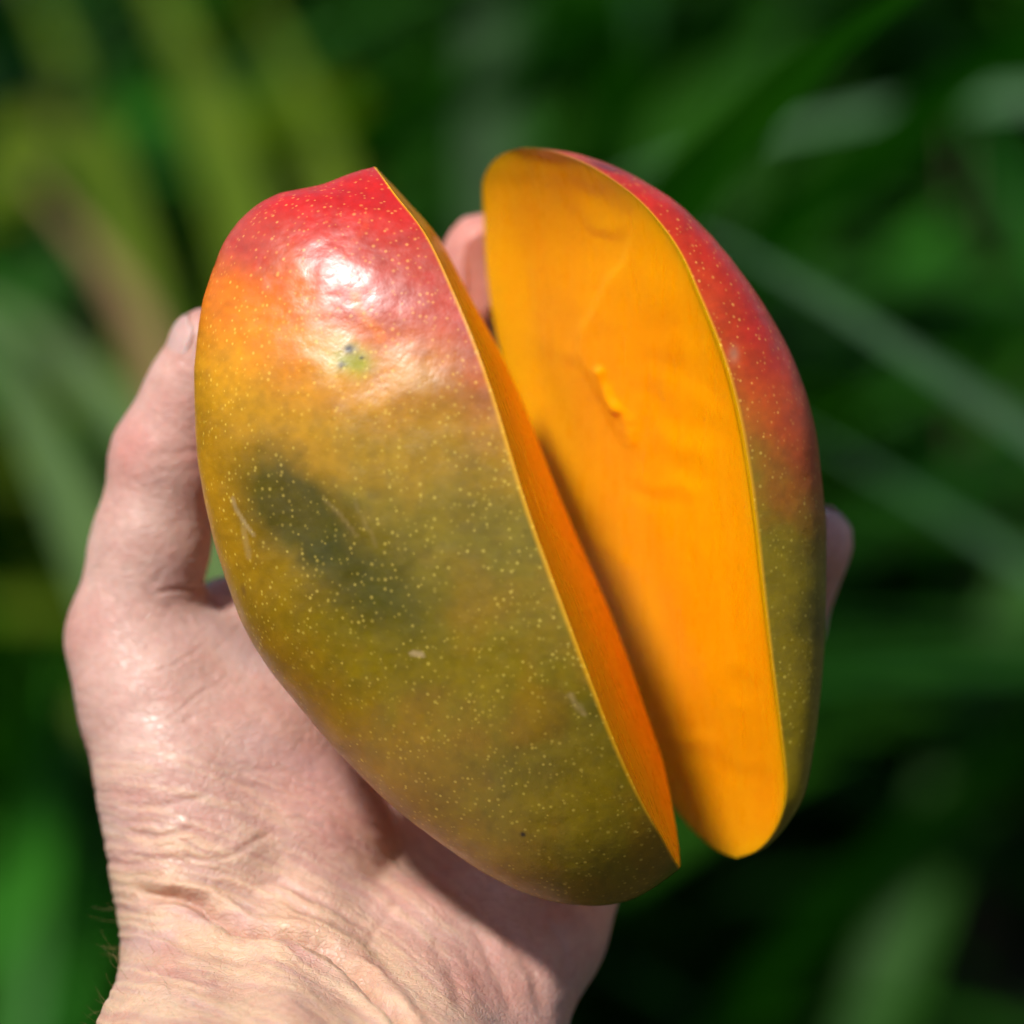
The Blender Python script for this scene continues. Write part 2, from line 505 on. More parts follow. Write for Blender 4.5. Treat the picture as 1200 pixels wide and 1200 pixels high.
def tint_left(px, py, v):
    nz = fbm(np.stack([px/70, py/70], 1), 21, 4); nf = fbm(np.stack([px/22, py/22], 1), 31, 3)
    c = np.tile(np.array(OLIVE), (len(px), 1))
    x = px+14*nz; y = py+14*nf
    c = lerp(c, YEL, sstep(470, 330, x-0.12*(y-600)+60*nz)*sstep(760, 560, y)*0.9)
    c = lerp(c, YEL, sstep(640, 480, y+40*nz)*0.55)
    c = lerp(c, BRN, sstep(90, -50, (x-300)*0.76-(y-755)*0.65+30*nz)*sstep(600, 740, y)*0.9)
    c = lerp(c, BRN, 0.35*sstep(-0.1, 0.5, nz)*sstep(560, 720, y))
    # dark green patches
    c = lerp(c, DKG, np.clip(1.25*blob(x, y, 350, 605, 125, 62, 48), 0, 1)*0.92)
    c = lerp(c, DKG, np.clip(blob(x, y, 440, 695, 90, 46, 40), 0, 1)*0.8)
    c = lerp(c, DKG, 0.45*blob(x, y, 690, 830, 50, 34, 50)+0*x)
    c = lerp(c, DKG, 0.40*blob(x, y, 600, 905, 90, 30, -20))
    c = lerp(c, DKG, 0.35*blob(x, y, 560, 600, 60, 110, -20))
    c = lerp(c, DKG, 0.45*sstep(930, 1050, y)*sstep(560, 700, x))
    c = lerp(c, DKG, 0.30*blob(x, y, 530, 470, 70, 26, -8))
    # blush at the stem end
    edge = 352+0.20*(x-300)+26*nz+10*nf
    c = lerp(c, ORANGE, sstep(edge+135, edge-15, y)*sstep(580, 400, x)*0.95)
    c = lerp(c, PINK, sstep(edge+75, edge-30, y+0.32*np.maximum(460-x, 0))*0.95)
    c = lerp(c, PINK, 0.55*blob(x, y, 560, 440, 40, 70, -20))
    c = lerp(c, RED, sstep(325, 235, y+0.25*np.maximum(420-x, 0)+18*nz))
    c = lerp(c, RED, 0.35*sstep(0.15, 0.5, nf)*sstep(edge, edge-60, y))
    c = lerp(c, ORANGE, 0.7*blob(x, y, 345, 345, 16, 45, -10))
    c = lerp(c, ORANGE, 0.7*sstep(9, 3, seg_dist(px, py, [(416, 345), (420, 362), (436, 380), (446, 395)])[0]))
    c = lerp(c, (0.62, 0.05, 0.02), 0.8*sstep(5, 1.5, seg_dist(px+5*nf, py, [(430, 255), (424, 275), (410, 290), (408, 320), (418, 340)])[0]))
    # green scar with two dark pits
    c = lerp(c, LIME, np.clip(1.2*blob(x, y, 410, 418, 30, 20, 10), 0, 1)*0.85)
    c = lerp(c, (0.33, 0.27, 0.15), 0.8*blob(px, py, 412, 409, 9, 8))
    for (a, b, r) in ((409, 409, 4.5), (401, 428, 3.5), (613, 977, 2.6), (424, 419, 2.0)):
        c = lerp(c, (0.012, 0.008, 0.004), np.clip(1.5*blob(px, py, a, b, r, r), 0, 1))
    # pale scratches
    for pts, w, f in (([(272, 585), (284, 612), (296, 628)], 1.8, 0.55), ([(284, 612), (288, 640), (292, 655)], 3, 0.25),
                      ([(383, 588), (400, 604), (418, 628)], 2, 0.2), ([(482, 764), (494, 766)], 3, 0.8),
                      ([(416, 585), (440, 640)], 1.5, 0.15), ([(668, 815), (684, 836)], 3, 0.35)):
        c = lerp(c, (0.42, 0.30, 0.14), f*sstep(w*1.6, w*0.5, seg_dist(px+3*nf, py+3*nz, pts)[0]))
    c = lerp(c, (0.14, 0.06, 0.01), 0.7*blob(px, py, 286, 692, 3, 8, -20))
    c = c*(1+0.20*fbm(np.stack([px/26, py/26], 1), 141, 4)+0.14*fbm(np.stack([px/7, py/7], 1), 151, 2))[:, None]
    return np.clip(c, 0.001, 1)

def bump_left(px, py):
    b = -0.06*blob(px, py, 480, 400, 85, 26, 5)
    b += 0.10*blob(px, py, 520, 456, 60, 24, -12)
    b += 0.11*blob(px, py, 405, 530, 36, 120, -12)
    b -= 0.05*blob(px, py, 440, 440, 26, 40, 20)
    b += 0.05*blob(px, py, 330, 430, 60, 40, 0)
    b += 0.04*blob(px, py, 400, 300, 60, 40, 0)
    b -= 0.05*blob(px, py, 350, 620, 60, 40, 48)
    b -= 0.04*blob(px, py, 660, 860, 60, 16, -25)
    b += 0.04*blob(px, py, 600, 960, 80, 40, 20)
    b += 0.03*fbm(np.stack([px/60, py/60], 1), 41, 3)
    b += 0.012*fbm(np.stack([px/20, py/14], 1), 44, 3)*sstep(420, 330, py)
    return b

def tint_right(px, py, v):
    nz = fbm(np.stack([px/60, py/60], 1), 61, 4); nf = fbm(np.stack([px/20, py/20], 1), 71, 3)
    c = np.tile(np.array(OLIVE)*1.1, (len(px), 1))
    x = px+12*nz; y = py+12*nf
    c = lerp(c, DKG, 0.4*sstep(-0.1, 0.5, nz)*sstep(560, 700, y))
    lim = 440+1.05*(x-860)+25*nz
    c = lerp(c, (0.52, 0.085, 0.003), sstep(lim+150, lim-20, y))
    c = lerp(c, (0.52, 0.020, 0.008), sstep(lim+50, lim-130, y))
    c = lerp(c, (0.10, 0.02, 0.03), 0.8*blob(px, py, 712, 196, 26, 4, 18))
    c = lerp(c, (0.35, 0.24, 0.14), 0.5*blob(px, py, 860, 415, 6, 10))
    c = c*(1+0.20*fbm(np.stack([px/26, py/26], 1), 141, 4)+0.14*fbm(np.stack([px/7, py/7], 1), 151, 2))[:, None]
    return np.clip(c, 0.001, 1)

def bump_right(px, py):
    return 0.03*fbm(np.stack([px/50, py/70], 1), 81, 3)

def relief_left(px, py, s):
    return 0.03*fbm(np.stack([px/30, py/60], 1), 91, 2)

def relief_right(px, py, s):
    r = 0.02*fbm(np.stack([px/60, py/90], 1), 95, 3)
    # hollow left by the stone: the face sinks gently to the far side of a line down its middle
    ln = np.interp(py, [170, 262, 300, 350, 395, 440, 480, 520, 600, 1000], [790, 752, 735, 700, 680, 690, 714, 736, 750, 860])
    lw = ln+6*fbm(np.stack([px/30, py/30], 1), 99, 2)
    vert = sstep(600, 430, py)*sstep(215, 300, py)
    r -= 0.03*sstep(3, -14, px-lw)*vert
    r -= 0.15*np.clip((lw-px)/120, 0, 1)**0.8*sstep(680, 470, py)*sstep(170, 420, py)
    l2 = np.interp(py, [170, 275, 350, 420, 480, 560, 700, 1000], [740, 770, 796, 801, 800, 806, 838, 880])+4*fbm(np.stack([px/20, py/40], 1), 93, 2)
    r -= 0.10*np.clip((px-l2)/70, 0, 1)**0.8*sstep(800, 600, py)
    # soft knife chatter across the cut
    r += 0.012*np.sin((py-0.35*px)/9+2.5*fbm(np.stack([px/50, py/50], 1), 88, 2))*sstep(-0.1, 0.5, fbm(np.stack([px/80, py/80], 1), 89, 2))
    d2, al2, sd2 = seg_dist(px+4*fbm(np.stack([px/9, py/9], 1), 97, 2), py, [(704, 436), (716, 468), (731, 490), (741, 518)])
    r += 0.10*np.exp(-(d2/5)**2)*(0.35+0.65*sstep(-0.3, 0.4, vnoise(np.stack([px/14, py/10], 1), 98)))
    return r

LEFT = [(440,196,438,196,442,197),(449,208,415,202,451,207),(462,226,375,217,467,224),(478,246,335,225,485,244),
 (498,273,295,246,510,273),(525,327,262,288,542,330),(553,393,240,350,578,397),(582,475,230,430,614,475),
 (608,562,232,515,648,562),(634,640,243,590,679,635),(660,710,262,660,709,703),(688,785,293,742,738,778),
 (712,848,345,818,760,842),(735,903,415,900,777,893),(757,948,500,975,787,940),(775,980,585,1033,793,975),
 (787,1002,665,1060,796,997),(793,1012,735,1056,797,1008),(796,1017,796,1018,797,1016)]
LW = [0,.55,1.0,1.4,1.75,2.2,2.55,2.8,2.9,2.9,2.85,2.7,2.45,2.1,1.7,1.3,.85,.45,0]
LC = [-0.3]*19
RIGHT_ST = [(615,173,617,173,613,173),(645,177,665,178,594,178),(680,189,705,186,580,187),(712,207,745,203,571,199),
 (742,229,780,225,566,213),(772,260,815,256,566,240),(797,296,847,293,567,275),(817,340,880,338,570,320),
 (837,388,908,386,577,370),(857,448,933,443,590,430),(873,520,951,515,608,505),(885,600,960,595,634,590),
 (895,690,961,690,668,685),(905,775,958,780,702,770),(914,845,951,850,735,840),(920,900,943,905,764,897),
 (920,940,932,940,786,940),(911,968,917,967,806,967),(897,988,900,988,827,987),(880,1000,882,1001,847,1000),
 (864,1005,865,1006,864,1006)]
RW = [3.2*((max(s[0]-s[4], 0))/290.0)**0.85 for s in RIGHT_ST]; RW[0] = 0; RW[-1] = 0
RC = [2.1]*21

mango_left, VL, GL = piece(LEFT, LW, LC, 'left', tint_left, bump_left, relief_left, 'mango_half',
    'larger cut mango half, skin side out, olive yellow with red shoulder', 0.94)
mango_right, VR, GR = piece(RIGHT_ST, RW, RC, 'right', tint_right, bump_right, relief_right, 'mango_half',
    'smaller cut mango cheek with its broad orange flesh facing out', 0.97)

# ------------------------------------------------------------------ hand
def hand():
    cones = []       # (A, rA, B, rB)
    def cone(a, ra, b, rb): cones.append((P(*a), ra, P(*b), rb))
    def chain(pts):
        for p, q in zip(pts[:-1], pts[1:]): cone(p[:3], p[3], q[:3], q[3])
    # forearm and wrist
    chain([(240, 1560, -9.0, 2.3), (232, 1250, -0.6, 1.72), (250, 1120, 1.6, 1.48)])
    chain([(480, 1560, -8.0, 2.4), (470, 1250, 0.4, 1.9), (480, 1150, 2.0, 1.7)])
    chain([(360, 1560, -9.2, 2.2), (350, 1250, -0.6, 1.75), (350, 1130, 1.4, 1.55)])
    chain([(560, 1250, 0.8, 1.45), (566, 1165, 2.2, 1.45), (612, 1085, 3.0, 1.42), (660, 980, 4.2, 1.35)])
    # ball of the thumb
    chain([(250, 1110, 1.8, 1.5), (240, 1010, 2.2, 1.55), (220, 920, 2.6, 1.5), (184, 815, 3.1, 1.36), (152, 748, 3.3, 1.06)])
    chain([(350, 1100, 2.4, 1.5), (338, 992, 3.05, 1.75), (285, 890, 3.3, 1.68), (215, 790, 3.6, 1.28)])
    # thumb
    chain([(152, 748, 3.3, 1.06), (176, 640, 3.3, 0.98), (196, 535, 3.2, 0.93)])
    chain([(196, 535, 3.2, 0.93), (224, 462, 3.0, 0.76), (243, 402, 2.8, 0.64)])
    # web to the index finger
    chain([(215, 770, 3.8, 0.8), (275, 745, 4.6, 1.0), (310, 760, 5.0, 1.2)])
    # palm
    chain([(380, 1120, 3.0, 1.65), (335, 940, 5.4, 1.4), (310, 765, 5.6, 1.25)])
    chain([(420, 1120, 3.2, 1.65), (425, 960, 6.0, 1.4), (430, 800, 6.8, 1.2)])
    chain([(490, 1120, 3.2, 1.6), (525, 990, 5.8, 1.35), (560, 860, 6.8, 1.15)])
    chain([(560, 1110, 3.2, 1.4), (620, 1010, 5.2, 1.3), (680, 920, 6.0, 1.1)])
    # fingers behind the fruit
    chain([(310, 765, 5.6, 1.2), (425, 570, 6.2, 0.98), (520, 415, 6.0, 0.86), (566, 297, 5.4, 0.74)])
    chain([(430, 800, 6.8, 1.2), (590, 640, 7.9, 0.98), (690, 510, 7.9, 0.86), (745, 410, 7.3, 0.74)])
    chain([(560, 860, 6.8, 1.1), (735, 750, 8.2, 0.93), (825, 650, 7.8, 0.82), (872, 560, 7.0, 0.7)])
    chain([(680, 920, 6.0, 1.05), (830, 850, 7.2, 0.82), (912, 735, 5.2, 0.76), (956, 638, 3.9, 0.68)])
    vx = 0.085
    lo = np.array([-8.8, -14.8, -12.0]); hi = np.array([7.2, 6.2, 9.8])
    n = np.ceil((hi-lo)/vx).astype(int)
    gx = [lo[k]+vx*np.arange(n[k]) for k in range(3)]
    fld = np.full(tuple(n), 3.0, np.float32)
    K = 0.42
    for A, ra, B, rb in cones:
        mr = max(ra, rb)+1.5
        mn = np.minimum(A, B)-mr; mx = np.maximum(A, B)+mr
        sl = tuple(slice(max(0, int((mn[k]-lo[k])/vx)), max(0, min(n[k], int((mx[k]-lo[k])/vx)+1))) for k in range(3))
        if any(s.stop <= s.start for s in sl): continue
        X = gx[0][sl[0]][:, None, None]; Y = gx[1][sl[1]][None, :, None]; Z = gx[2][sl[2]][None, None, :]
        e = B-A; Lq = (e*e).sum()
        t = np.clip(((X-A[0])*e[0]+(Y-A[1])*e[1]+(Z-A[2])*e[2])/Lq, 0, 1)
        d = np.sqrt((X-A[0]-t*e[0])**2+(Y-A[1]-t*e[1])**2+(Z-A[2]-t*e[2])**2)-(ra+(rb-ra)*t)
        o = fld[sl]
        hh = np.maximum(K-np.abs(o-d), 0)/K
        fld[sl] = (np.minimum(o, d)-hh*hh*K*0.25).astype(np.float32)
    # surface nets
    neg = fld < 0
    c0 = neg[:-1, :-1, :-1]; anyv = np.zeros_like(c0); allv = np.ones_like(c0)
    corners = [(i, j, k) for i in (0, 1) for j in (0, 1) for k in (0, 1)]
    def cv(a, i, j, k): return a[i:a.shape[0]-1+i, j:a.shape[1]-1+j, k:a.shape[2]-1+k]
    for c in corners: anyv |= cv(neg, *c); allv &= cv(neg, *c)
    act = anyv & ~allv
    idx = np.full(act.shape, -1, np.int64); ii = np.argwhere(act); idx[act] = np.arange(len(ii))
    acc = np.zeros((len(ii), 3)); cnt = np.zeros(len(ii))
    vals = {c: cv(fld, *c)[act].astype(float) for c in corners}
    for a in corners:
        for ax in range(3):
            if a[ax]: continue
            b = list(a); b[ax] = 1; b = tuple(b)
            va, vb = vals[a], vals[b]; m = (va < 0) != (vb < 0)
            t = np.where(m, va/np.where(m, va-vb, 1), 0)
            p = np.array(a, float)[None].repeat(len(ii), 0); p[:, ax] += t
            acc[m] += p[m]; cnt[m] += 1
    V = lo+(ii+acc/cnt[:, None])*vx
    quads = []
    for ax in range(3):
        o1, o2 = (ax+1) % 3, (ax+2) % 3
        sa = [slice(None)]*3; sb = [slice(None)]*3; sa[ax] = slice(0, -1); sb[ax] = slice(1, None)
        ch = neg[tuple(sa)] != neg[tuple(sb)]
        e = np.argwhere(ch)
        e = e[(e[:, o1] > 0) & (e[:, o2] > 0) & (e[:, o1] < n[o1]-1) & (e[:, o2] < n[o2]-1)]
        s = neg[tuple(e.T)]
        def at(d1, d2):
            q = e.copy(); q[:, o1] -= d1; q[:, o2] -= d2; return idx[tuple(q.T)]
        q = np.stack([at(1, 1), at(0, 1), at(0, 0), at(1, 0)], 1)
        q[~s] = q[~s][:, ::-1]
        quads.append(q)
    Q = np.concatenate(quads); Q = Q[(Q >= 0).all(1)]
    # smoothing
    E = np.concatenate([Q[:, [0, 1]], Q[:, [1, 2]], Q[:, [2, 3]], Q[:, [3, 0]]])
    def smooth(V, f):
        s = np.zeros_like(V); c = np.zeros(len(V))
        for a, b in ((0, 1), (1, 0)):
            for k in range(3): s[:, k] += np.bincount(E[:, a], V[E[:, b], k], len(V))
            c += np.bincount(E[:, a], minlength=len(V))
        return V+f*(s/np.maximum(c, 1)[:, None]-V)
    for k in range(8): V = smooth(V, 0.5)
    # press the skin against the fruit
    def normals(V, Q):
        fn = np.cross(V[Q[:, 2]]-V[Q[:, 0]], V[Q[:, 3]]-V[Q[:, 1]])
        nn = np.zeros_like(V)
        for k in range(4):
            for a in range(3): nn[:, a] += np.bincount(Q[:, k], fn[:, a], len(V))
        return nn/(np.linalg.norm(nn, axis=1, keepdims=True)+1e-12)
    for VV, GG in ((VL, GL), (VR, GR)):
        a, b = VV[::4, ::4], GG[::4, ::4]
        C = VV.reshape(-1, 3).mean(0)
        tree = None
        for grid, is_skin in ((a, True),):
            f = grid_faces(grid.shape[0], grid.shape[1])
            tree = BVHTree.FromPolygons([Vector(p) for p in grid.reshape(-1, 3)], [tuple(int(x) for x in q) for q in f])
        mn = VV.reshape(-1, 3).min(0)-0.3; mx = VV.reshape(-1, 3).max(0)+0.3
        cand = np.where(((V > mn) & (V < mx)).all(1))[0]
        for i in cand:
            co, nr, fi, ds = tree.find_nearest(Vector(V[i]), 2.5)
            if co is None: continue
            nv = np.array(nr); cc = np.array(co)
            if (nv*(cc-C)).sum() < 0: nv = -nv
            s = ((V[i]-cc)*nv).sum()
            if s < 0.03: V[i] = V[i]+nv*(0.03-s)
    for k in range(1): V = smooth(V, 0.3)
    # one level of subdivision, then folds and wrinkles
    o = mesh_obj('hand_raw', V, Q, None)
    md = o.modifiers.new('s', 'SUBSURF'); md.levels = 1
    dg = bpy.context.evaluated_depsgraph_get(); ev = o.evaluated_get(dg); me = ev.to_mesh()
    V = np.empty(len(me.vertices)*3, np.float32); me.vertices.foreach_get('co', V); V = V.reshape(-1, 3).astype(float)
    nr = np.empty(len(me.vertices)*3, np.float32); me.vertices.foreach_get('normal', nr); nr = nr.reshape(-1, 3).astype(float)
    Q = np.empty(len(me.loops), np.int32); me.loops.foreach_get('vertex_index', Q); Q = Q.reshape(-1, 4)
    ev.to_mesh_clear(); rawme = o.data; bpy.data.objects.remove(o); bpy.data.meshes.remove(rawme)
    px, py = proj(V)
    front = sstep(-0.35, 0.15, -nr[:, 2])*sstep(5.2, 4.0, V[:, 2])
    crease = np.zeros(len(V)); disp = np.zeros(len(V))
    w1 = 5*fbm(np.stack([px/30, py/30], 1), 101, 3); w2 = 5*fbm(np.stack([px/30, py/30], 1), 105, 3)
    X, Y = px+w1, py+w2
    LINES = [  # points, depth cm, half width px, colour
      ([(148,1040),(190,1048),(227,1058),(277,1092),(318,1102),(360,1104),(406,1133),(452,1179),(490,1225)], 0.25, 9, 0.9),
      ([(147,1008),(197,1008),(235,1006),(277,1000),(302,983),(331,971)], 0.035, 5, 0.4),
      ([(150,975),(197,979),(235,967)], 0.05, 5, 0.4),
      ([(156,1079),(197,1100),(247,1121),(293,1133),(335,1135)], 0.045, 6, 0.45),
      ([(285,900),(327,904),(368,917),(402,933)], 0.022, 4, 0.3),
      ([(270,920),(320,926),(370,945),(425,985)], 0.022, 4, 0.3),
      ([(293,942),(343,958),(377,971),(430,1010)], 0.025, 4, 0.3),
      ([(293,1033),(352,1046),(393,1067),(440,1096)], 0.05, 5, 0.35),
      ([(150,1026),(227,1033),(285,1046),(331,1058),(400,1090)], 0.05, 5, 0.4),
      ([(140,940),(190,945),(250,930)], 0.04, 5, 0.3),
      ([(190,846),(235,812),(272,790)], 0.022, 2.6, 0.35), ([(172,792),(202,779),(243,754)], 0.02, 2.4, 0.3),
      ([(165,860),(210,846),(262,828)], 0.015, 2.4, 0.25), ([(230,740),(180,700),(165,690)], 0.02, 4, 0.25),
      ([(178,694),(215,690),(247,702),(262,722)], 0.04, 4, 0.5),
      ([(472,1044),(460,1062),(436,1094),(425,1120)], 0.025, 5, 0.3),
      ([(507,1095),(530,1141),(545,1187)], 0.05, 8, 0.3), ([(587,1085),(626,1141),(640,1190)], 0.06, 9, 0.35),
      ([(550,1080),(575,1130),(600,1190)], 0.04, 7, 0.2), ([(640,1080),(660,1120),(662,1160)], 0.04, 7, 0.2),
      ([(300,1160),(340,1175),(400,1215)], 0.03, 6, 0.3), ([(160,1140),(220,1160),(300,1172)], 0.02, 5, 0.2),
      ([(170,540),(205,530),(240,528)], 0.015, 5, 0.2), ([(162,560),(200,552),(236,550)], 0.008, 4, 0.15),
      ([(180,620),(215,612),(240,610)], 0.006, 3, 0.1)]
    for pts, dep, wd, cl in LINES:
        d, al, sd = seg_dist(X, Y, pts)
        wd *= 0.8; dep *= 0.85 if dep > 0.2 else 0.6
        ends = sstep(0, 0.14, al)*sstep(1.0, 0.86, al)
        disp -= dep*np.exp(-(d/wd)**2)*ends
        disp += dep*0.55*np.exp(-((d-2.3*wd)/(1.4*wd))**2)*ends
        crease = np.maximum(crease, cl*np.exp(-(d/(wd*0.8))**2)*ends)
    # tendon under the wrist skin
    d, al, sd = seg_dist(px, py, [(322, 1128), (335, 1180), (345, 1300)])
    disp += 0.14*np.exp(-(d/34)**2)
    # flowing wrinkles across the ball of the thumb and the heel of the hand
    phi = py-(0.10*(px-150)+0.00100*(px-150)**2*np.sign(px-150))
    def ridges(fy, fx, seed):
        r = fbm(np.stack([(px+0.3*w1*4)/fx, (phi+1.2*w2)/fy], 1), seed, 2)
        return 1-np.abs(r)*2.4
    zone = sstep(860, 930, phi+0.1*px)*sstep(640, 480, px)
    zone2 = sstep(760, 860, py)*sstep(620, 420, px)
    disp += zone*0.011*ridges(13, 130, 201)+zone*0.009*ridges(6, 80, 205)+zone2*0.008*ridges(6, 45, 209)+0.004*ridges(4, 16, 213)
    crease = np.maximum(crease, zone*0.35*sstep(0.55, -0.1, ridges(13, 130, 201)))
    # lines running with the thumb on its pad side
    rr = fbm(np.stack([((px-150)*0.75+(py-800)*0.66)/9, ((py-800)*0.75-(px-150)*0.66)/60], 1), 221, 2)
    disp += sstep(980, 880, py)*sstep(560, 700, py)*0.005*(1-2*np.abs(rr))
    disp += 0.012*fbm(V*0.8, 231, 3)
    V = V+nr*(disp*front)[:, None]
    root = empty('hand', Vector(to_world(P(np.array([400.]), np.array([1240.]), np.array([1.0])))[0]),
                 'bare left hand cupping the cut mango, thumb up along its side', 'hand')
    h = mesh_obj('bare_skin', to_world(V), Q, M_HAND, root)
    red = 0.75*blob(px, py, 150, 530, 34, 70, 15)+0.6*blob(px, py, 205, 400, 24, 50, 10)+0.35*blob(px, py, 95, 740, 40, 70)
    red += 0.7*blob(px, py, 236, 540, 25, 60)+0.5*blob(px, py, 400, 930, 90, 80, 30)+1.1*blob(px, py, 560, 300, 90, 110)
    red += 0.3*blob(px, py, 640, 1100, 90, 70)+0.4*np.clip(fbm(np.stack([px/50, py/40], 1), 301, 3), 0, 1)
    yel = sstep(930, 1040, phi+20*fbm(np.stack([px/40, py/25], 1), 311, 3))*(0.55+0.6*fbm(np.stack([px/60, phi/14], 1), 315, 2))*sstep(640, 480, px)
    yel = np.clip(yel+0.45*zone*sstep(0.2, 0.8, ridges(13, 130, 201)), 0, 1)
    mo = 0.5+0.8*fbm(V*1.1, 321, 4)
    c = lerp(np.tile(np.array((0.50, 0.272, 0.222)), (len(V), 1)), (0.64, 0.42, 0.35), np.clip(mo, 0, 1))
    c = lerp(c, (0.50, 0.33, 0.33), 0.45*np.clip(fbm(V*0.7, 331, 3)*1.6, 0, 1))
    c = lerp(c, (0.74, 0.52, 0.30), 0.55*yel)
    c = lerp(c, (0.58, 0.20, 0.165), 0.6*np.clip(red, 0, 1))
    c = lerp(c, (0.74, 0.34, 0.27), np.clip(1.1*blob(px, py, 985, 650, 60, 95), 0, 1)*0.9)
    c = lerp(c, (0.62, 0.25, 0.20), np.clip(1.2*blob(px, py, 560, 310, 80, 110), 0, 1)*sstep(3.5, 4.5, V[:, 2]))
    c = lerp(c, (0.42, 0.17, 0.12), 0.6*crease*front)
    c = c*(1+0.10*fbm(V*6, 341, 3))[:, None]
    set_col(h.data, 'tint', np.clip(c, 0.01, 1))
    # nails
    def nail(tip, prev, dors, ln, wd, rad, off):
        a = P(*tip); b = P(*prev); ax = a-b; ax /= np.linalg.norm(ax)
        dv = np.array(dors, float); dv -= ax*(dv*ax).sum(); dv /= np.linalg.norm(dv)
        sd = np.cross(ax, dv)
        nu, nv = 16, 14
        pts = []
        for lay in (0, 1):
            for i in range(nu):
                u = i/(nu-1)
                for j in range(nv):
                    v = j/(nv-1)*2-1
                    sh = (1-0.9*max(0, 2*u-1)**5)*(1-0.35*max(0, 1-2*u)**3)
                    uu = (u-0.5)*ln*(1-0.12*v*v)
                    ang = v*wd*sh
                    rr_ = rad+0.02-lay*0.06-0.16*max(0, u-0.5)**2*4
                    pts.append(a+ax*(uu+off)+dv*rr_*math.cos(ang)+sd*rr_*math.sin(ang))
        f = grid_faces(nu, nv).tolist(); m = nu*nv
        f2 = [[x+m for x in reversed(q)] for q in f]
        rimi = [j for j in range(nv)]+[i*nv+nv-1 for i in range(1, nu)]+[(nu-1)*nv+j for j in range(nv-2, -1, -1)]+[i*nv for i in range(nu-2, 0, -1)]
        side = [[rimi[k], rimi[(k+1) % len(rimi)], rimi[(k+1) % len(rimi)]+m, rimi[k]+m] for k in range(len(rimi))]
        mesh_obj('fingernail', to_world(np.array(pts)), f+f2+side, M_NAIL, root)
    nail((243, 402, 2.8), (222, 462, 3.0), (-0.90, 0.1, -0.40), 0.95, 0.75, 0.655, -0.06)
    nail((566, 297, 5.4), (520, 415, 6.0), (-0.1, 0.3, 1), 1.05, 0.9, 0.74, 0.1)
    nail((745, 410, 7.3), (690, 510, 7.9), (-0.1, 0.3, 1), 1.05, 0.9, 0.74, 0.1)
    nail((872, 560, 7.0), (825, 650, 7.8), (0.1, 0.3, 1), 1.0, 0.9, 0.70, 0.1)
    nail((956, 638, 3.9), (912, 735, 5.2), (0.2, 0.3, 1), 0.85, 0.9, 0.68, 0.1)
    # fine hairs on the thumb side of the forearm
    cand = np.where((py > 1030) & (py < 1290) & (px < 215) & (nr[:, 0] < -0.15) & (np.abs(nr[:, 2]) < 0.97))[0]
    pick = RNG.choice(cand, 150, replace=False)
    hv = []; hf = []
    for i in pick:
        p = V[i]; nn = nr[i]
        if py[i] < 1100 and RNG.random() < 0.6: continue
        ln = RNG.uniform(0.25, 0.75); r0 = 0.0022
        dirv = nn*0.55+np.array([-0.25, RNG.uniform(-0.2, 0.7), RNG.uniform(-0.6, 0.2)]); dirv /= np.linalg.norm(dirv)
        curl = np.cross(nn, RNG.normal(size=3))*0.5+np.array([0.1, 0.25, -0.1])
        base = len(hv); q = p.copy(); sg = 7
        for k in range(sg):
            rr_ = r0*(1-k/sg*0.8)
            e1 = np.cross(dirv, [0.3, 0.2, 0.9]); e1 /= np.linalg.norm(e1); e2 = np.cross(dirv, e1)
            for m in range(3):
                a = m*2.094
                hv.append(q+rr_*(math.cos(a)*e1+math.sin(a)*e2))
            q = q+dirv*ln/sg; dirv = dirv+curl*0.16; dirv /= np.linalg.norm(dirv)
        for k in range(sg-1):
            for m in range(3):
                a = base+k*3+m; b = base+k*3+(m+1) % 3
                hf.append((a, b, b+3, a+3))
    ho = mesh_obj('arm_hair', to_world(np.array(hv)), hf, M_HAIR, root)
    ho['kind'] = 'stuff'
hand()

# ------------------------------------------------------------------ plants behind
def blade_mesh(name, length, width, lean, arch, mat, seed, fold=0.25):
    rnd = random.Random(seed); n = 16
    V = []; F = []
    ang = lean; x = z = 0.0
    side = rnd.uniform(-0.15, 0.15)
    for i in range(n+1):
        t = i/n
        w = width*0.5*(0.45+0.75*math.sin(math.pi*min(1, 0.12+t*0.62)))*(1-t**3.2)**0.8+0.0006
        y = side*length*t*t
        cx, cz = math.cos(ang), -math.sin(ang)
        for s, f in ((-1, fold), (-0.45, 0.1), (0, 0), (0.45, 0.1), (1, fold)):
            V.append((x+cx*0-f*w*math.cos(ang)*1.0, y+s*w, z+f*w*math.sin(ang)))
        x += length/n*math.sin(ang); z += length/n*math.cos(ang)
        ang += arch/n*(0.4+1.5*t)+rnd.uniform(-0.01, 0.01)
    for i in range(n):
        for k in range(4):
            a = i*5+k
            F.append((a, a+1, a+6, a+5))
    me = bpy.data.meshes.new(name); me.from_pydata(V, [], F)
    me.polygons.foreach_set('use_smooth', np.ones(len(F), bool)); me.materials.append(mat)
    return me

def blade_set(mat, k, wmin, wmax, seed, lean=0.5, arch=1.9):
    rnd = random.Random(seed)
    return [blade_mesh('blade', rnd.uniform(0.85, 1.3), rnd.uniform(wmin, wmax), rnd.uniform(0.05, lean), rnd.uniform(0.26*arch, arch), mat, seed*50+i) for i in range(k)]

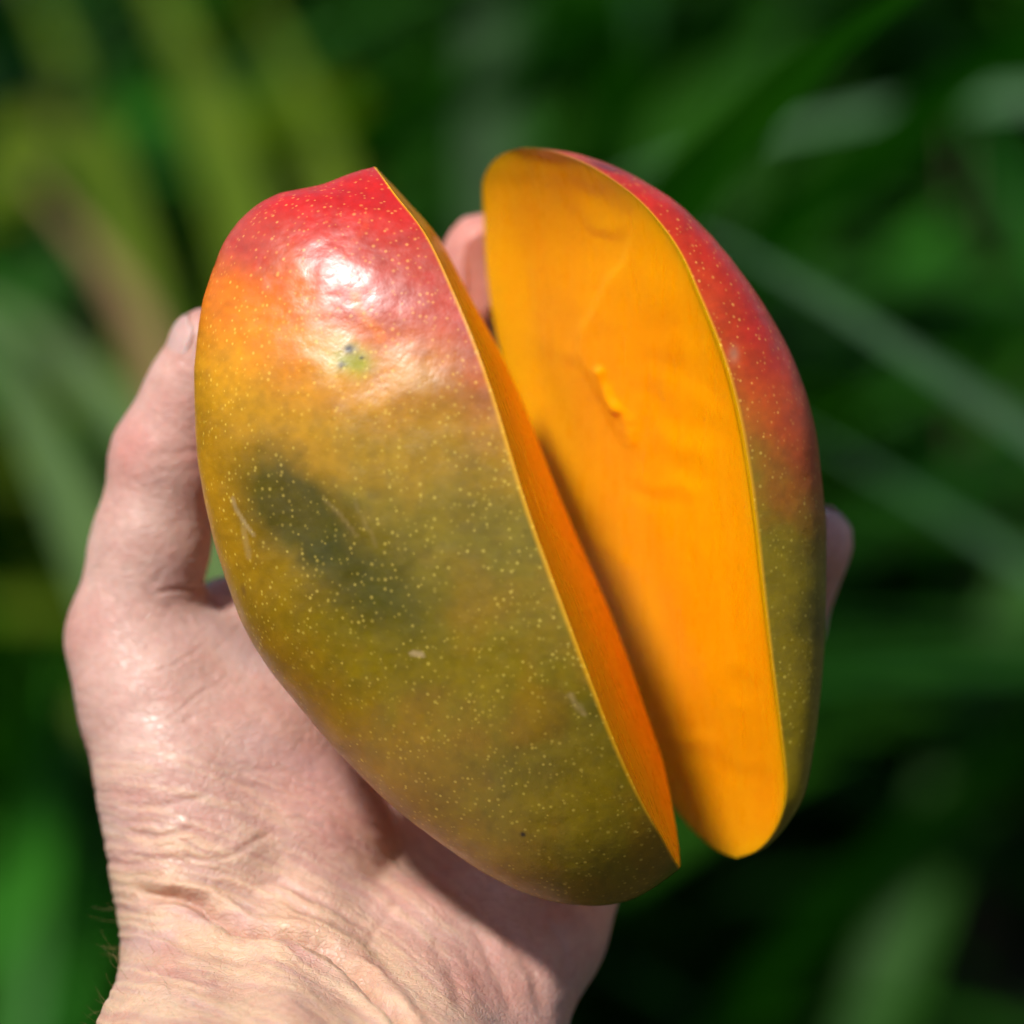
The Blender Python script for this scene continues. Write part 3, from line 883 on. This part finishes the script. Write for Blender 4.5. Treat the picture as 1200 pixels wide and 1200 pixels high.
SETS = {'dark': blade_set(M_BLADE, 8, 0.022, 0.042, 3), 'pale': blade_set(M_PALE, 6, 0.026, 0.044, 4),
        'lime': blade_set(M_LIME, 5, 0.02, 0.04, 5, 0.12, 0.8), 'bright': blade_set(M_BRIGHT, 5, 0.026, 0.044, 8, 0.2, 1.0), 'dry': blade_set(M_DRY, 4, 0.010, 0.018, 6, 0.15, 0.8)}
LAB = {'dry': ('tuft of brown dry grass stems standing among the green blades', 'dry grass tufts among the green'),
       'bright': ('vivid light green grass clump, brighter than the dark clumps around it', 'vivid green grass clumps behind the hand'),
       'dark': ('tall clump of dark green strap-leaved grass, blurred behind the mango', 'dark green grass clumps behind the fruit'),
       'pale': ('grey-green strap-leaved grass clump, blurred behind the mango', 'grey-green grass clumps behind the fruit'),
       'lime': ('yellow-green sunlit grass clump, blurred behind the mango', 'yellow-green grass clumps behind the fruit')}

def clump(x, y, kind, n, hs, seed, dry=0):
    rnd = random.Random(seed)
    root = empty('grass_clump', Vector((x, y, 0.0)), LAB[kind][0], 'grass', LAB[kind][1])
    for i in range(n):
        k = 'dry' if i < dry else kind
        me = rnd.choice(SETS[k])
        o = bpy.data.objects.new('blade', me); col.objects.link(o); o.parent = root
        a = rnd.uniform(0, 2*math.pi); r = rnd.uniform(0, 0.10)
        o.location = (r*math.cos(a), r*math.sin(a), -0.03)
        o.rotation_euler = (rnd.uniform(-0.1, 0.1), rnd.uniform(-0.15, 0.2), a+rnd.uniform(-0.4, 0.4))
        s = hs*rnd.uniform(0.75, 1.15); o.scale = (s, s, s)
    return root

def ground_root(px, d):
    """where the ground lies below pixel column px at depth d"""
    x = (px-600)*S*(D+d)/D*0.01
    y = (D+d)*0.01*math.cos(PITCH)
    return Vector((x, y, 0.0))

def ribbon(name, pts, widths, mat, parent, seed):
    """a strap leaf along a 3-D curve (metres), folded along its midrib"""
    pts = np.array(pts, float)
    t = np.r_[0, np.cumsum(np.linalg.norm(np.diff(pts, axis=0), axis=1))]
    n = 40; tt = np.linspace(0, t[-1], n); q = spline(t, pts, tt)
    w = np.interp(tt/t[-1], np.linspace(0, 1, len(widths)), widths)*0.5
    tg = np.gradient(q, axis=0); tg /= np.linalg.norm(tg, axis=1, keepdims=True)
    sd = np.cross(tg, np.array([0.15, -0.55, 0.8])); sd /= np.linalg.norm(sd, axis=1, keepdims=True)
    nr = np.cross(sd, tg)
    V = []
    for s_, f in ((-1, 0.22), (-0.5, 0.08), (0, 0), (0.5, 0.08), (1, 0.22)):
        V.append(q+sd*(w*s_)[:, None]+nr*(w*f)[:, None])
    V = np.stack(V, 1).reshape(-1, 3)
    return mesh_obj(name, V, grid_faces(n, 5), mat, parent)

def feature_clump(label, rootpx, d, leaves, mat):
    r = ground_root(rootpx, d)
    root = empty('grass_clump', r, label, 'grass')
    for k, (pp, wd) in enumerate(leaves):
        pts = [np.array(r)+np.array([0.01*k, 0.02*k, -0.02])]+[to_world(P(float(x), float(y), float(dd))[None])[0] for x, y, dd in pp]
        ribbon('blade', pts, [wd*0.006, wd*0.01, wd*0.01, wd*0.01, wd*0.008, 0.0008], mat, root, k)
    return root

feature_clump('grey-green grass clump whose long blades arch over beside the smaller cheek', 2150, 58,
    [([(1900, 1500, 58), (1500, 760, 55), (1200, 508, 50), (1030, 395, 47), (880, 300, 45), (760, 245, 42)], 2.5),
     ([(2150, 1300, 85), (1800, 300, 85), (1450, 130, 80), (1150, 118, 80), (960, 145, 78), (800, 185, 78), (700, 225, 75)], 2.4),
     ([(2000, 1700, 70), (1600, 1050, 70), (1250, 700, 70), (1060, 575, 68), (900, 480, 66)], 2.0)], M_PALE)
feature_clump('grey-green grass clump with broad blades leaning behind the thumb', 330, 50,
    [([(300, 1700, 44), (210, 960, 46), (125, 700, 50), (60, 545, 58), (0, 420, 68), (-80, 300, 82)], 2.4),
     ([(360, 1600, 55), (300, 800, 60), (170, 530, 68), (95, 445, 76), (20, 375, 88), (-90, 330, 104)], 2.3),
     ], M_PALE2)

feature_clump('yellow-green grass clump with sunlit blades arching away above the red shoulder', 430, 90,
    [([(410, 1500, 95), (340, 600, 100), (290, 300, 108), (250, 150, 118), (200, 20, 132), (140, -100, 150)], 3.4),
     ([(470, 1500, 100), (440, 600, 108), (400, 260, 118), (350, 110, 130), (280, -40, 150)], 2.6),
     ([(300, 1500, 105), (200, 500, 112), (120, 200, 125), (70, 60, 140), (20, -60, 158)], 2.6)], M_LIME)
feature_clump('single brown dry grass tuft bending away beyond the thumb', 300, 95,
    [([(300, 1500, 95), (240, 700, 98), (180, 420, 104), (100, 285, 114), (20, 190, 128)], 2.0)], M_DRY)
feature_clump('vivid green broad-bladed grass clump low behind the wrist', -60, 100,
    [([(-40, 1900, 100), (0, 1300, 100), (30, 1080, 104), (55, 900, 116), (75, 760, 130)], 2.6),
     ([(-130, 1900, 110), (-110, 1300, 112), (-65, 1100, 120), (-30, 950, 133), (0, 830, 148)], 2.6),
     ([(20, 1900, 95), (60, 1300, 98), (90, 1130, 105), (105, 1000, 118), (100, 860, 134)], 1.8)], M_BRIGHT)
feature_clump('vivid green grass clump with tall blades beyond the pale arching blades', 1700, 90,
    [([(1700, 2200, 90), (1450, 900, 95), (1300, 450, 104), (1200, 250, 116), (1120, 100, 130)], 3.0)], M_BRIGHT)

# dense tall clumps: the view looks into their shaded middles
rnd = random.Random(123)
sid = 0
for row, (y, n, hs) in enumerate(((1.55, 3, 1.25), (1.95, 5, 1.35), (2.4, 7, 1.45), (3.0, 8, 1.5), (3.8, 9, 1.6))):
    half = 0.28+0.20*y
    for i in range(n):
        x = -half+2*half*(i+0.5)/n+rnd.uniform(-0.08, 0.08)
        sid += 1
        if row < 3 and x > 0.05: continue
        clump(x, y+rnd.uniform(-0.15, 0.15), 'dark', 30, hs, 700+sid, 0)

# leafy shrubs: oval leaves on thin stems, some in the sun, some in the shade
def oval_leaf(mat):
    n = 8; V = []; F = []
    for i in range(n+1):
        t = i/n; w = 0.30*math.sin(math.pi*t**0.8)**0.9*(1-0.25*t)+0.004
        z = -0.18*t*t
        for s_, f in ((-1, 0.12), (0, 0), (1, 0.12)):
            V.append((t, s_*w, z+f*w))
    for i in range(n):
        for k in range(2):
            a = i*3+k; F.append((a, a+1, a+4, a+3))
    me = bpy.data.meshes.new('leaf'); me.from_pydata(V, [], F)
    me.polygons.foreach_set('use_smooth', np.ones(len(F), bool)); me.materials.append(mat)
    return me
M_STEM = simple('shrub_stem', (0.07, 0.06, 0.025), 0.8)
LEAVES = {'lime': oval_leaf(M_LIME), 'bright': oval_leaf(M_BRIGHT)}

def shrub(label, centre, d, spread, n, kinds, size, seed):
    rn = random.Random(seed)
    g = ground_root(centre[0], d)
    root = empty('leafy_shrub', g, label, 'shrub')
    tops = []
    for k in range(5):
        top = to_world(P(centre[0]+rn.gauss(0, spread[0]*0.7), centre[1]+rn.gauss(0, spread[1]*0.5), d+rn.uniform(-12, 18))[None])[0]
        q = np.stack([np.array(g)+(top-np.array(g))*t+np.array([0, 0, 0.08*math.sin(math.pi*t)]) for t in np.linspace(0, 1, 10)])
        tops.append(q)
        V = []
        for i, p in enumerate(q):
            r = 0.006*(1-0.07*i)
            for a in range(6): V.append(p+np.array([r*math.cos(a*1.047), r*math.sin(a*1.047), 0]))
        F = [(i*6+a, i*6+(a+1) % 6, i*6+6+(a+1) % 6, i*6+6+a) for i in range(9) for a in range(6)]
        mesh_obj('stem', np.array(V), F, M_STEM, root)
    for i in range(n):
        q = rn.choice(tops); t = rn.uniform(0.62, 1.0)*9; k = min(8, int(t)); p = q[k]+(q[k+1]-q[k])*(t-k)
        o = bpy.data.objects.new('leaf', LEAVES[rn.choice(kinds)]); col.objects.link(o); o.parent = root
        o.location = Vector(p)-g
        o.rotation_euler = (rn.gauss(0, 0.5), rn.uniform(-0.7, 0.9), rn.uniform(0, 6.283))
        s_ = size*rn.uniform(0.6, 1.25); o.scale = (s_, s_, s_)
shrub('yellow-green leafy shrub beyond the arching yellow-green blades', (200, 90), 150, (150, 110), 46, ['lime', 'lime', 'bright'], 0.11, 61)
shrub('bright green leafy shrub low beyond the wrist', (30, 1080), 120, (90, 110), 30, ['bright'], 0.10, 62)
shrub('bright green leafy shrub beyond the pale arching blades', (1190, 230), 160, (70, 110), 26, ['bright'], 0.11, 63)
